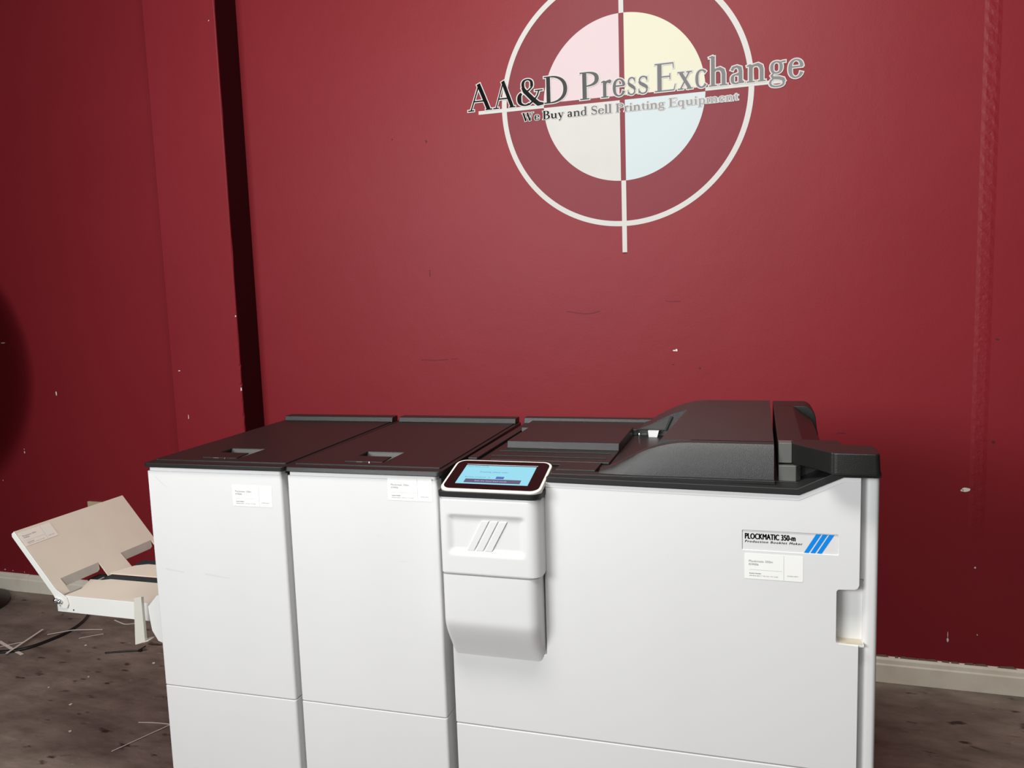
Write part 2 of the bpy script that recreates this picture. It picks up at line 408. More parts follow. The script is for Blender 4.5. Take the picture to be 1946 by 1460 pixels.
# pilaster standing 13 cm proud of the back wall, its right corner chipped
cl = MB()
z = 0.0; pts = []
rnd = random.Random(3)
edge = []
while z < 3.2:
    edge.append((z, rnd.choice((0, 0, 0, 0, .0015, .003)) if z < 1.6 else rnd.choice((0, 0, 0, 0, 0, 0, .002)))); z += rnd.uniform(.006, .022) if z < 1.1 else rnd.uniform(.03, .09)
edge.append((3.2, 0))
X0, X1, YF, YB = -1.972, -1.6385, -0.137, 0.0
ring = []
for zz, e in edge:
    ring.append([(X0, YB, zz), (X0, YF + .006, zz), (X0 + .006, YF, zz), (X1 - .0035 - e, YF, zz), (X1 - .001 - e*.6, YF + .002 + e*.5, zz), (X1, YF + .006 + e, zz), (X1, YB, zz)])
cl.loft(ring)
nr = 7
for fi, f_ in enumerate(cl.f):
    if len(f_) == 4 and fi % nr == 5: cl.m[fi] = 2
def cchip(x, zc, w, h, dy=0.001):
    cl.poly([(x - w/2, YF - dy, zc - h/2), (x + w/2, YF - dy, zc - h*.3), (x + w*.4, YF - dy, zc + h*.45), (x - w*.3, YF - dy, zc + h/2)], 1)
cchip(-1.9027, .8882, .0035, .018); cchip(-1.639, 1.0047, .006, .014); cchip(-1.6405, 1.296, .006, .006)
cchip(-1.6655, 2.4176, .004, .004); cchip(-1.93, 1.0794, .010, .004)
M_DARKRED = mat('pilaster_side_shade', (0.036, 0.0012, 0.0035), 0.7, 0.15)  # right face of the pilaster: shade put into the colour
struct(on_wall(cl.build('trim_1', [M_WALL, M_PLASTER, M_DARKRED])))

# baseboards
bb = MB()
prof = [(-0.0005, 0), (-0.018, 0), (-0.018, 0.062), (-0.0145, 0.066), (-0.0135, 0.080), (-0.009, 0.084), (-0.0005, 0.0885)]
bb.prism(prof, -1.637, 4.1, 'x')
bbr = struct(on_wall(bb.build('baseboard_back', M_BASE, bevel=0.0015)))
lb = MB(); lb.prism([(a, b*0.97) for a, b in prof], -4.9, -3.005, 'x'); lb.prism([(a, b*0.955) for a, b in prof], -3.0035, -1.975, 'x')
struct(on_wall(lb.build('baseboard_left', M_BASE, bevel=0.0015)))
pk = MB()
rnd = random.Random(5); x = -1.6
while x < 3:
    w = rnd.uniform(.01, .07)
    pk.poly([(x, -.0065, .0868 + rnd.uniform(-.001, .001)), (x + w, -.0065, .0868), (x + w*.8, -.0012, .0905 + rnd.uniform(0, .003)), (x + w*.2, -.0012, .0908)])
    x += w*rnd.uniform(.8, 1.6)
M_GAP = mat('torn_caulk', (0.16, 0.11, 0.07), 0.8, 0.2)
struct(on_wall(pk.build('trim_2', M_GAP, fix=False)))

# ------------------------------------------------------------------ emblem on the wall
emb = thing('wall_emblem', 'white crosshair ring with pastel quarter discs and fading serif lettering on the red wall', 'wall sign')
emb.matrix_world = wall_root
EX, EZ = -0.116, 2.0075
def ann(r0, r1, a0, a1, y, n=96):
    b = MB()
    for k in range(n):
        t0, t1 = math.radians(a0 + (a1-a0)*k/n), math.radians(a0 + (a1-a0)*(k+1)/n)
        P = lambda r, t: (EX + r*math.cos(t), y, EZ + r*math.sin(t))
        b.poly([P(r0, t1), P(r1, t1), P(r1, t0), P(r0, t0)])
    return b
ann(0.4175, 0.4355, 0, 360, -0.0010, 160).build('outer_ring', M_DECAL, emb, fix=False)
def quarter(sx, sz, m):
    gx, gz, R = 0.0088, 0.0078, 0.2795
    a0 = math.asin(gz/R); a1 = math.acos(gx/R)
    pts = [(gx, gz)] + [(R*math.cos(a0 + (a1-a0)*k/32), R*math.sin(a0 + (a1-a0)*k/32)) for k in range(33)]
    pts = [(EX + sx*a, -0.0010, EZ + sz*b) for a, b in pts]
    if sx*sz < 0: pts = pts[::-1]
    MB().poly(pts[::1]).build('quarter_disc', m, emb, fix=False)['label'] = {'pale_pink_vinyl': 'pale pink quarter disc', 'pale_yellow_vinyl': 'pale yellow quarter disc', 'pale_cyan_vinyl': 'pale blue quarter disc', 'white_wall_vinyl': 'off-white quarter disc'}[m.name]
quarter(-1, 1, M_PINK); quarter(1, 1, M_YELL); quarter(-1, -1, M_DECAL); quarter(1, -1, M_CYAN)
def bar(x0, x1, z0, z1): MB().poly([(x0, -.0014, z0), (x1, -.0014, z0), (x1, -.0014, z1), (x0, -.0014, z1)]).build('crosshair_bar', M_DECAL, emb, fix=False)
hw = 0.0078
bar(EX-0.0075, EX+0.0088, 1.4815, EZ-0.279); bar(EX-0.0075, EX+0.0088, EZ+0.279, EZ+0.526)
bar(-0.641, EX-0.279, 1.9993, 2.0118); bar(EX+0.279, 0.405, 2.0012, 2.0130)

# serif alphabet: each glyph is a list of strokes; a stroke is a list of (x, y, width); unit = capital height
TK, TN, SF = 0.125, 0.042, 0.036
def st(*p): return [list(q) for q in p]
def ar(cx, cy, rx, ry, a0, a1, thick=TK, thin=TN, n=18, tilt=0):
    out = []
    for k in range(n + 1):
        a = math.radians(a0 + (a1-a0)*k/n)
        w = thin + (thick-thin)*abs(math.cos(a + math.radians(tilt)))**1.5
        out.append([cx + (rx - w*0.5*abs(math.cos(a)))*math.cos(a), cy + (ry - w*0.5*abs(math.sin(a)))*math.sin(a), w])
    return out
def line(x0, y0, x1, y1, w): return [[x0, y0, w], [x1, y1, w]]
def serif(x, y, w=0.28): return line(x - w/2, y, x + w/2, y, SF)
XH = 0.62
G = {
 'A': (1.02, [line(.13, .02, .50, 1.0, TN), line(.47, 1.02, .87, .02, TK), line(.26, .36, .72, .36, TN), serif(.13, .018, .26), serif(.88, .018, .28)]),
 'D': (.95, [line(.19, .01, .19, .99, TK), ar(.32, .5, .60, .50, -90, 90, TK, TN, 24), line(.02, .982, .34, .982, SF), line(.02, .018, .34, .018, SF)]),
 'P': (.72, [line(.19, .01, .19, .99, TK), ar(.30, .735, .40, .265, -90, 90, TK, TN, 20), line(.02, .982, .32, .982, SF), line(.2, .487, .32, .487, SF), serif(.19, .018, .34)]),
 'E': (.76, [line(.19, .01, .19, .99, TK), line(.02, .982, .68, .982, SF), line(.02, .018, .70, .018, SF), line(.2, .52, .56, .52, SF), st([.67, .99, .03], [.69, .80, .02]), st([.70, .01, .03], [.75, .23, .02]), st([.56, .62, .025], [.56, .42, .025])]),
 'W': (1.35, [line(.18, .98, .44, 0, TK), line(.42, .02, .68, .98, TN), line(.62, .98, .90, 0, TK), line(.88, .02, 1.17, .98, TN), serif(.18, .982, .30), serif(.66, .982, .30), serif(1.17, .982, .26)]),
 'B': (.76, [line(.19, .01, .19, .99, TK), ar(.30, .755, .34, .245, -90, 90, TK, TN, 16), ar(.32, .27, .40, .27, -90, 90, TK, TN, 16), line(.02, .982, .32, .982, SF), line(.02, .018, .34, .018, SF), line(.2, .525, .32, .525, SF)]),
 'S': (.60, [ar(.29, .74, .24, .26, 20, 180, .06, .05, 12), st([.07, .72, .07], [.14, .60, .11], [.30, .51, .14], [.44, .40, .12], [.51, .27, .07]), ar(.28, .26, .24, .26, 0, -160, .06, .05, 12), st([.51, .96, .025], [.50, .74, .025]), st([.05, .28, .025], [.06, .04, .025])]),
 '&': (1.0, [ar(.42, .79, .20, .21, -30, 230, .085, TN, 16), st([.25, .70, .08], [.32, .56, .12], [.62, .20, .135], [.80, .03, .13], [.98, .02, .06]), ar(.34, .27, .28, .27, 120, 300, TK, TN, 16), st([.46, .03, .05], [.62, .16, .045], [.76, .34, .04], [.82, .52, .04]), line(.68, .535, .96, .535, SF), st([.58, .69, .045], [.46, .57, .045], [.28, .49, .05])]),
 'r': (.44, [line(.16, .01, .16, .60, .11), serif(.16, .016, .30), st([.02, .56, .03], [.16, .60, .05]), st([.17, .44, .03], [.25, .57, .06], [.36, .575, .11], [.42, .54, .09])]),
 'e': (.52, [ar(.27, .31, .25, .325, 20, 335, .105, TN, 24), st([.05, .37, TN], [.49, .37, TN]), ar(.27, .31, .25, .325, 12, 30, .085, TN, 4)]),
 's': (.40, [ar(.195, .47, .155, .165, 15, 180, .045, .04, 10), st([.05, .46, .06], [.10, .38, .09], [.20, .315, .105], [.30, .245, .09], [.345, .165, .06]), ar(.19, .155, .16, .165, 0, -165, .045, .04, 10), st([.33, .61, .022], [.33, .45, .022]), st([.04, .19, .022], [.04, .02, .022])]),
 'x': (.60, [line(.12, .60, .48, .02, .105), line(.12, .02, .46, .60, TN), serif(.13, .605, .26), serif(.46, .605, .22), serif(.12, .016, .22), serif(.48, .016, .24)]),
 'c': (.50, [ar(.27, .31, .25, .325, 45, 320, .105, TN, 22), st([.44, .52, .08], [.40, .56, .07])]),
 'h': (.70, [line(.16, .01, .16, 1.04, .11), serif(.16, .016, .28), st([.02, 1.0, .03], [.16, 1.04, .05]), st([.17, .46, .03], [.26, .57, .06], [.40, .59, .09], [.50, .52, .11], [.53, .40, .11], [.53, .01, .11]), serif(.53, .016, .28)]),
 'n': (.70, [line(.16, .01, .16, .60, .11), serif(.16, .016, .28), st([.02, .56, .03], [.16, .60, .05]), st([.17, .46, .03], [.26, .57, .06], [.40, .59, .09], [.50, .52, .11], [.53, .40, .11], [.53, .01, .11]), serif(.53, .016, .28)]),
 'm': (1.06, [line(.16, .01, .16, .60, .11), serif(.16, .016, .28), st([.02, .56, .03], [.16, .60, .05]), st([.17, .46, .03], [.26, .57, .06], [.40, .59, .09], [.50, .52, .11], [.53, .40, .11], [.53, .01, .11]), serif(.53, .016, .26), st([.54, .46, .03], [.63, .57, .06], [.76, .59, .09], [.86, .52, .11], [.89, .40, .11], [.89, .01, .11]), serif(.89, .016, .28)]),
 'u': (.70, [st([.16, .60, .11], [.16, .20, .11], [.20, .08, .10], [.32, .04, .07], [.46, .10, .05], [.52, .18, .03]), line(.53, .60, .53, .03, .11), st([.02, .59, .03], [.16, .59, .05]), st([.40, .59, .03], [.53, .59, .05]), st([.53, .02, .05], [.67, .03, .03])]),
 'a': (.52, [st([.07, .47, .08], [.12, .57, .07], [.24, .60, .06], [.34, .54, .10], [.36, .42, .105], [.36, .06, .105], [.48, .03, .04]), ar(.21, .165, .17, .175, 60, 300, .095, TN, 16), st([.36, .38, .03], [.20, .32, .04]), st([.30, .06, .04], [.36, .14, .03])]),
 'd': (.60, [line(.45, .02, .45, 1.04, .11), ar(.26, .305, .24, .32, 50, 310, .11, TN, 20), st([.32, 1.0, .03], [.45, 1.04, .05]), st([.40, .58, .04], [.34, .60, .04]), st([.40, .04, .04], [.58, .03, .03])]),
 'g': (.58, [ar(.25, .42, .20, .215, 0, 360, .09, TN, 26), st([.36, .58, .03], [.46, .60, .045], [.55, .60, .05]), st([.16, .24, .03], [.09, .15, .06], [.14, .075, .08], [.34, .05, .09], [.47, .0, .09], [.52, -.09, .06]), ar(.27, -.12, .25, .14, 30, -180, .06, .045, 16), st([.03, -.12, .06], [.07, -.02, .05], [.17, .06, .04])]),
 'y': (.62, [line(.12, .60, .33, .02, .105), st([.50, .60, TN], [.30, -.06, TN], [.22, -.22, .05], [.10, -.25, .09]), serif(.13, .605, .26), serif(.50, .605, .22)]),
 'l': (.32, [line(.16, .01, .16, 1.04, .11), serif(.16, .016, .28), st([.02, 1.0, .03], [.16, 1.04, .05])]),
 'i': (.32, [line(.16, .01, .16, .60, .11), serif(.16, .016, .28), st([.02, .56, .03], [.16, .60, .05]), st([.10, .82, .12], [.22, .82, .12])]),
 't': (.38, [st([.16, .76, .04], [.17, .60, .10], [.17, .18, .11], [.21, .06, .08], [.36, .05, .03]), line(.03, .585, .36, .585, TN)]),
 'q': (.62, [line(.46, -.28, .46, .60, .11), ar(.26, .305, .24, .32, 50, 310, .11, TN, 20), serif(.46, -.28, .28), st([.40, .58, .04], [.50, .62, .03])]),
 'p': (.62, [line(.16, -.28, .16, .60, .11), ar(.33, .305, .25, .32, 130, -130, .11, TN, 20), serif(.16, -.28, .28), st([.02, .56, .03], [.16, .60, .05])]),
}
def ribbon(b, pts, grow, y, f):
    P = [Vector((p[0], p[1])) for p in pts]; W = [p[2]/2 + grow for p in pts]
    P = list(P)
    d0 = (P[1]-P[0]).normalized(); d1 = (P[-1]-P[-2]).normalized()
    closed = (P[0]-P[-1]).length < 1e-4
    if not closed and grow: P[0] = P[0] - d0*grow; P[-1] = P[-1] + d1*grow
    L, Rr = [], []
    for k in range(len(P)):
        a = (P[k]-P[k-1]).normalized() if k else (d1 if closed else d0)
        c = (P[k+1]-P[k]).normalized() if k < len(P)-1 else (d0 if closed else d1)
        t = (a + c); t = t.normalized() if t.length > 1e-6 else c
        n = Vector((-t.y, t.x)); q = 1/max(0.6, n.dot(Vector((-c.y, c.x))))
        L.append(P[k] + n*W[k]*q); Rr.append(P[k] - n*W[k]*q)
    for k in range(len(P)-1):
        b.poly([f(Rr[k], y), f(Rr[k+1], y), f(L[k+1], y), f(L[k], y)])
def glyph(b, ch, x0, x1, base, cap, grow, y, weight=1.0):
    w, strokes = G[ch]
    k = (x1 - x0)/w
    def f(p, yy): return (x0 + p.x*k, yy, base + p.y*cap)
    for i, s_ in enumerate(strokes):
        ribbon(b, [[p[0], p[1], p[2]*weight] for p in s_], grow/cap, y + i*0.000004, f)
HEAD = [('A', -0.6817, -0.5864), ('A', -0.5846, -0.4989), ('&', -0.4985, -0.392), ('D', -0.3953, -0.3061), ('P', -0.2661, -0.1942), ('r', -0.1907, -0.151), ('e', -0.1496, -0.1037), ('s', -0.0991, -0.0655), ('s', -0.0627, -0.0228), ('E', -0.0068, 0.0665), ('x', 0.0710, 0.1234), ('c', 0.1290, 0.1700), ('h', 0.1718, 0.2389), ('a', 0.2405, 0.292), ('n', 0.2925, 0.3590), ('g', 0.3640, 0.420), ('e', 0.4226, 0.4717)]
def word(glyphs, base, cap, grow, weight, nm, ink):
    fill, halo = MB(), MB()
    for ch, a, b_ in glyphs:
        glyph(fill, ch, a, b_, base, cap, 0, -0.0032, weight)
        glyph(halo, ch, a, b_, base, cap, grow, -0.0026, weight)
    h = halo.build(nm + '_outline', M_DECAL, emb, fix=False); h['label'] = 'white outline around the letters'
    fill.build(nm + '_letters', ink, h, fix=False)
HG = [(c, a + .001, b_ - .001) for c, a, b_ in HEAD]
word(HG[:4], 2.0135, 0.0915, 0.0034, 1.22, 'headline_word', M_HEAD)
word(HG[4:], 2.0135, 0.0915, 0.0034, 1.22, 'headline_word', M_HEAD)
WORDS = [('We', -0.4772, -0.4126), ('Buy', -0.4005, -0.3225), ('and', -0.3101, -0.2396), ('Sell', -0.2253, -0.1521), ('Printing', -0.1395, 0.0287), ('Equipment', 0.0416, 0.2702)]
for wd, a, b_ in WORDS:
    tot = sum(G[c][0] for c in wd) + 0.04*(len(wd)-1)
    k = (b_ - a)/tot; x = a; gl = []
    for c in wd:
        w = G[c][0]*k; gl.append((c, x, x + w)); x += w + 0.04*k
    word(gl, 1.9605, 0.0285, 0.0021, 1.45, 'tagline_word', M_TAG)

# ------------------------------------------------------------------ the two stacked-unit cabinets
def cabinet(k, x, y, rz, label, sx, sz, lean):
    t = thing('finishing_cabinet', label, 'machine cabinet', (x, y, 0), rz)
    W_ = 0.341; D = 0.578; PW = 0.3345
    MB().box(0.005, PW-0.002, 0.022, D, 0.0, 0.955).build('cabinet_body', M_BODY, t, bevel=0.004)
    MB().prism(rrect(0, PW, 0, 0.070, (0.004, 0.006, 0.002, 0.002)), 0.4985, 0.9935, 'z').build('upper_panel', M_WHITE, t, bevel=0.0015)
    MB().prism(rrect(0.0035, PW-0.003, 0.003, 0.066, (0.004, 0.006, 0.002, 0.002)), 0.99, 1.0015, 'z').build('panel_rim', M_WHITE, t, bevel=0.001)
    MB().prism(rrect(0, PW, 0, 0.070, (0.004, 0.006, 0.002, 0.002)), 0.02, 0.4965, 'z').build('lower_panel', M_WHITE, t, bevel=0.0022)
    # lid
    l = MB().loft([[(p[0], p[1], 1.0025) for p in rrect(-0.002, W_+0.003, -0.006, 0.592, (0.006, 0.010, 0.006, 0.006))],
                   [(p[0], p[1] + (lean if p[1] < .01 else 0), 1.0125) for p in rrect(-0.002, W_+0.003, -0.006, 0.592, (0.006, 0.010, 0.006, 0.006))]])
    lid = l.build('lid', M_BLACK, t, bevel=0.0022)
    pl = MB().prism(rrect(0.005, W_-0.006, 0.022, 0.575, 0.004), 0.958, 1.0150, 'z').build('lid_deck', M_BLACK, t, bevel=0.0014)
    cav = [(0.056, 1.02), (0.158, 1.02), (0.157, 1.014), (0.147, 0.984), (0.056, 0.984)]
    for o in (lid, pl): cut(o, MB().prism(cav, 0.110, 0.1975, 'x'))
    MB().prism([(0.1445, .985), (0.1475, .985), (0.1570, 1.0135), (0.1540, 1.0135)], 0.1105, 0.197, 'x').build('handle_recess_wall', M_RECESS, t)  # overlay panel; its grey holds the reflection on the black recess wall
    MB().prism([(0.5525, 1.0125), (0.592, 1.0125), (0.592, 1.0270), (0.5580, 1.0270)], 0.006, W_-0.002, 'x').build('rear_rail', M_BLACK, t, bevel=0.0020)
    h = MB().prism([(0.050, 1.0135), (0.096, 1.0155), (0.096, 1.0180), (0.050, 1.0165)], 0.108, 0.1950, 'x').build('lid_handle', M_BLACK, t, bevel=0.0006)
    MB().box(0.136, 0.150, 0.0490, 0.0502, 1.0150, 1.0160).build('hinge_pin', M_GPL, h)
    MB().box(0.165, 0.1670, 0.0480, 0.0500, 1.0150, 1.0166).build('hinge_pin', M_CHROME, h)
    MB().box(0.060, W_-0.060, 0.10, 0.45, 0.957, 0.960).build('cavity_floor', M_BLACKM, t)
    label_sticker(t, (sx, 0, sz), (1, 0, 0), (0, 0, 1), (0, -1, 0), 0.0955, 0.0455)
    return t
cab1 = cabinet(1, -0.9535, -0.0051, 0.0189, 'tall white finishing cabinet with a black lid, leftmost of the machines in the row', 0.2140, 0.9235, 0.0)
cab2 = cabinet(2, -0.6066, 0.0038, 0.0120, 'tall white finishing cabinet with a black lid, standing right beside the touchscreen machine', 0.2285, 0.9505, 0.0040)
# faint scuff lines on the cabinet fronts
M_SCUFF = mat('faint_grey_scuff', (0.66, 0.665, 0.66), 0.5, 0.3)
for cab, ms in ((cab1, ((.028, .770, .075, .766, .0035), (.13, .765, .19, .760, .003), (.02, .98, .05, .955, .002))),
                (cab2, ((.245, .823, .262, .823, .0012), (.012, .79, .016, .792, .001), (.20, .875, .21, .870, .001)))):
    for x0, z0, x1, z1, w in ms:
        MB().poly([(x0, -.0002, z0), (x1, -.0002, z1), (x1, -.0002, z1 + w*.5), (x0, -.0002, z0 + w)]).build('scuff_mark', M_SCUFF, cab, fix=False)

# ------------------------------------------------------------------ the main machine
bm_t = thing('booklet_maker', 'large white booklet making machine with touchscreen, blue striped badge and black feeder top', 'machine')
XL, XD, XR, XE = -0.2493, -0.0555, 0.4990, 0.5300
MB().box(XL+0.004, 0.4660, 0.034, 0.580, 0.0, 0.998).box(0.4660, XE-.002, 0.10, 0.580, 0.0, 0.940).build('machine_body', M_BODY, bm_t, bevel=0.002)
MB().prism(rrect(0.5070, XE, 0.0140, 0.120, (0.009, 0.008, 0.002, 0.002)), 0.02, 1.031, 'z').build('corner_post', M_WHITE, bm_t, bevel=0.002)
MB().box(0.470, 0.5100, 0.0335, 0.110, 0.728, 0.848).box(0.4930, 0.5100, 0.0190, 0.110, 0.02, 0.7285).box(0.4930, 0.5100, 0.0190, 0.110, 0.8475, 1.028).build('corner_backing', M_WHITE, bm_t)
# big door: one outline in the front plane, its top edge stepping up to the right, a notch for the grip
notch = [(XR, 0.7345), (0.4975, 0.7340)] + arc(0.4675, 0.7400, 0.0045, 270, 180, 4) + arc(0.4675, 0.8275, 0.0045, 180, 90, 4) + [(0.492, 0.8335), (0.4965, 0.836), (XR, 0.842)]
outline = [(XL, 0.4985), (XR, 0.4985)] + notch + [(XR, 1.0290), (0.4705, 1.0290), (0.4000, 0.9955), (XD, 1.0010), (XD, 0.66), (XL, 0.66)]
door = MB().prism(outline, 0.0, 0.034, 'y').build('door', M_WHITE, bm_t, bevel=0.0035, seg=3)
cut(door, MB().prism(rrect(0.3068, 0.4645, 0.8935, 0.9290, 0.0012, 2), -0.01, 0.0022, 'y'))
MB().prism([(XL, 0.02), (XR, 0.02), (XR, 0.4960), (XL, 0.4960)], 0.0, 0.034, 'y').build('lower_panel', M_WHITE, bm_t, bevel=0.0026, seg=3)
# thin step that runs under the door's top edge
stp = MB().prism([(XD+.002, 0.9925), (0.4006, 0.9870), (0.4712, 1.0205), (XR-.001, 1.0205), (XR-.001, 1.0225), (0.4706, 1.0225), (0.4002, 0.9892), (XD+.002, 0.9947)], -0.0007, 0.001, 'y')
stp.build('door_top_ridge', M_WHITE, door)
grip = MB()
grip.box(0.4625, 0.5085, 0.0265, 0.0325, 0.7335, 0.8445)
grip.box(0.5065, 0.5085, 0.0200, 0.0300, 0.7370, 0.8435)
grip.box(0.4625, 0.5085, 0.0030, 0.0290, 0.7305, 0.7350)
grip.build('door_grip', mat('grip_plastic', (0.74, 0.74, 0.72), 0.4, 0.4), door, bevel=0.0012)
MB().box(0.4665, 0.5060, 0.0035, 0.0265, 0.7350, 0.7358).build('worn_grip_floor', mat('worn_tan_plastic', (0.60, 0.53, 0.42), 0.6, 0.3, var=(60, (0.50, 0.43, 0.33), .4, .8)), door)
# badge
bd = MB().box(0.3078, 0.4635, 0.0016, 0.0022, 0.8945, 0.9280).build('badge', M_WHITE, bm_t)
text('badge_title', 'PLOCKMATIC 350-m', 0.0, 0.0, 0.0100, M_INK, bd, 0.0835, (0.3116, 0.0012, 0.9135), space=1.02, thick=0.00055)
text('badge_subtitle', 'Production Booklet Maker', 0.0, 0.0, 0.0040, M_INK, bd, 0.0950, (0.3112, 0.0012, 0.9070), thick=0.0002, shear=0.3, space=1.25)
for k in range(3):
    a = 0.0105*k
    o = MB().poly([(0.4092 + a, 0.0012, 0.8938), (0.4170 + a, 0.0012, 0.8938), (0.4372 + a, 0.0012, 0.9278), (0.4288 + a, 0.0012, 0.9278)]).build('badge_stripe', M_BLUE, bd, fix=False)
    o['label'] = 'slanted blue stripe'
label_sticker(bm_t, (0.3108, 0, 0.8415), (1, 0, 0), (0, 0, 1), (0, -1, 0), 0.0975, 0.0460)

# control pod: a box that swells forward of the door and flows back into it below
def pod_section(z, yf, x0=XL, x1=XD, rl=0.010, rr=0.020, yb=0.030, disp=None, n=7, m=26):
    d = max(yb - yf, 1e-4)
    rl = min(rl, d*.49); rr = min(rr, d*.49)
    pts = [(x0, yb)] + [(p[0], p[1]) for p in arc(x0+rl, yf+rl, rl, 180, 270, n)]
    xs = [x0+rl + (x1-rr-x0-rl)*k/m for k in range(1, m)]
    pts += [(q, yf + (disp(q, z) if disp else 0)) for q in xs]
    pts += [(p[0], p[1]) for p in arc(x1-rr, yf+rr, rr, 270, 360, n)] + [(x1, yb)]
    return [(a, b_, z) for a, b_ in pts]
def sm(t): t = max(0, min(1, t)); return t*t*(3-2*t)
def yfront(z):
    return -0.0440 + 0.0440*sm((0.735 - z)/0.105) if z < 0.735 else -0.0440
rings = []
zs = [0.622 + (0.8235-0.622)*k/40 for k in range(41)]
for z in zs: rings.append(pod_section(z, yfront(z) + 0.0002 + 0.003*sm((0.665 - z)/0.03), XL+.001 , XD-0.002, 0.010, 0.022))
MB().loft(rings).build('lower_pod_cover', M_WHITE, bm_t, smooth=True)
def dish(x, z):
    wx = sm((x + 0.236)/0.016)*sm((-0.076 - x)/0.016)
    wz = sm((z - 0.862)/0.016)*sm((0.9445 - z)/0.010)
    return 0.0052*wx*wz
rings = []
nz = 70
for k in range(nz + 1):
    z = 0.8262 + (0.9735-0.8262)*k/nz
    g = 0.0
    if k == 0: g = 0.0014
    if k == nz: g = 0.0014
    rings.append(pod_section(z, -0.0445 + g, XL+g, XD+.004-g, 0.010, 0.022, disp=dish, m=60))
MB().loft(rings).build('upper_pod_cover', M_WHITE, bm_t, smooth=True)
MB().loft([pod_section(0.9730, -0.0425, XL+.0025, XD+.001), pod_section(0.9765, -0.0425, XL+.0025, XD+.001)]).build('pod_rim', M_WHITE, bm_t, smooth=True)
for k in range(3):
    a = 0.0178*k
    q = [(-0.1955 + a, 0.8730), (-0.1815 + a, 0.8730), (-0.1495 + a, 0.9320), (-0.1640 + a, 0.9320)]
    MB().prism(q, -0.0418, -0.036, 'y').build('raised_stripe', M_WHITE, bm_t, bevel=0.0008)
# dark collar and display
MB().loft([pod_section(0.9764, -0.0465, XL-.001, XD+.006), pod_section(0.9880, -0.0475, XL-.001, XD+.007)]).build('display_collar', M_BLACKM, bm_t, bevel=0.0015)
DO = Vector((0, -0.045, 0.988)); DV = Vector((0, 0.11, 0.0315)).normalized(); DN = Vector((0, -0.0315, 0.11)).normalized(); DU = Vector((1, 0, 0))
def disp_slab(x0, x1, v0, v1, h0, h1, r):
    pts = rrect(x0, x1, v0, v1, r, 8)
    return MB().loft([[DO + DU*p[0] + DV*p[1] + DN*h0 for p in pts], [DO + DU*p[0] + DV*p[1] + DN*h1 for p in pts]])
wedge = MB().prism([(-0.040, 0.985), (0.062, 0.985), (0.062, 1.012), (-0.040, 0.983)], XL+.006, XD-.002, 'x')
dsp = disp_slab(-0.2475, -0.0485, -0.001, 0.120, -0.006, 0.0035, 0.020).build('display_housing', M_IVORY, bm_t, bevel=0.0018)
wedge.build('display_base', M_BLACKM, dsp)
disp_slab(-0.2425, -0.0535, 0.0055, 0.1150, 0.0030, 0.0040, 0.016).build('display_glass', M_GLASS, dsp)
scr = disp_slab(-0.2215, -0.0775, 0.0240, 0.0955, 0.0038, 0.0043, 0.0005).build('screen', M_SCREEN, dsp)
disp_slab(-0.2215, -0.0755, 0.0985, 0.1003, 0.0038, 0.0044, 0.0003).build('glass_edge_strip', mat('pale_glass_edge', (.45, .42, .42), .3, .5), dsp)
so = DO + DN*0.0050
def srect(name, x0, x1, v0, v1, m, h=0.0046):
    o_ = DO + DN*h
    MB().poly([o_ + DU*x0 + DV*v0, o_ + DU*x1 + DV*v0, o_ + DU*x1 + DV*v1, o_ + DU*x0 + DV*v1]).build(name, m, dsp, fix=False)
srect('screen_button', -0.2060, -0.0940, 0.0275, 0.0420, M_SCRBAR)
srect('screen_field', -0.1465, -0.1305, 0.0440, 0.0530, M_SCRBTN)
text('screen_text', 'Hand feed mode', -0.2180, 0.0880, 0.0032, M_SCRTXT, dsp, 0.045, so, DU, DV, bold=.01)
text('screen_text', 'Stopping, please wait..', -0.1850, 0.0670, 0.0042, M_SCRTXT, dsp, 0.058, so, DU, DV, bold=.01)
text('screen_text', 'Booklets produced:   0', -0.2090, 0.0465, 0.0036, M_SCRTXT, dsp, 0.050, so, DU, DV, bold=.01)
text('screen_text', 'Exit the hand feed mode', -0.1850, 0.0325, 0.0040, M_SCRWHT, dsp, 0.064, so, DU, DV, bold=.02)

# ---- black feeder top
ZD = 1.0125
band = [(-0.0465, 1.0016), (0.4002, 0.9962), (0.4708, 1.0298), (0.5290, 1.0305), (0.5290, 1.0420), (0.4660, 1.0420), (0.3975, 1.0080), (-0.0465, 1.0125)]
deck = MB().prism(band, -0.0045, 0.040, 'y').build('top_edge_band', M_BLACKM, bm_t, bevel=0.0016)
d = MB()
d.box(XL, 0.4640, 0.0395, 0.588, 0.9985, 1.0095)
d.prism([(0.39, 0.9995), (0.5290, 0.9995), (0.5290, 1.0400), (0.4660, 1.0400), (0.3995, 1.0075), (0.39, 1.0075)], 0.0385, 0.118, 'y')
d.build('top_deck', M_BLACK, bm_t, bevel=0.001)
MB().box(-0.0440, 0.362, 0.0150, 0.0420, 1.0085, 1.0150).build('front_ledge', M_BLACK, bm_t, bevel=0.0012)
MB().box(-0.0400, 0.0380, 0.0420, 0.0900, 1.0085, 1.0172).build('front_ledge', M_BLACK, bm_t, bevel=0.001)
MB().box(XL+.001, -0.2275, 0.125, 0.565, 1.0090, 1.0170).build('side_rim', M_BLACK, bm_t, bevel=0.0015)
MB().box(XL+.001, 0.035, 0.1000, 0.1260, 1.0090, 1.0135).build('side_rim', M_BLACK, bm_t, bevel=0.001)
ins = MB()
ins.prism([(0.128, 1.009), (0.4530, 1.009), (0.4530, 1.0290), (0.252, 1.0290), (0.2465, 1.0140), (0.128, 1.0140)], -0.2010, 0.0500, 'x')
ins.box(-0.2240, -0.2010, 0.128, 0.453, 1.009, 1.0125)
insert = ins.build('feed_tray_insert', M_BLACK, bm_t, bevel=0.0020)
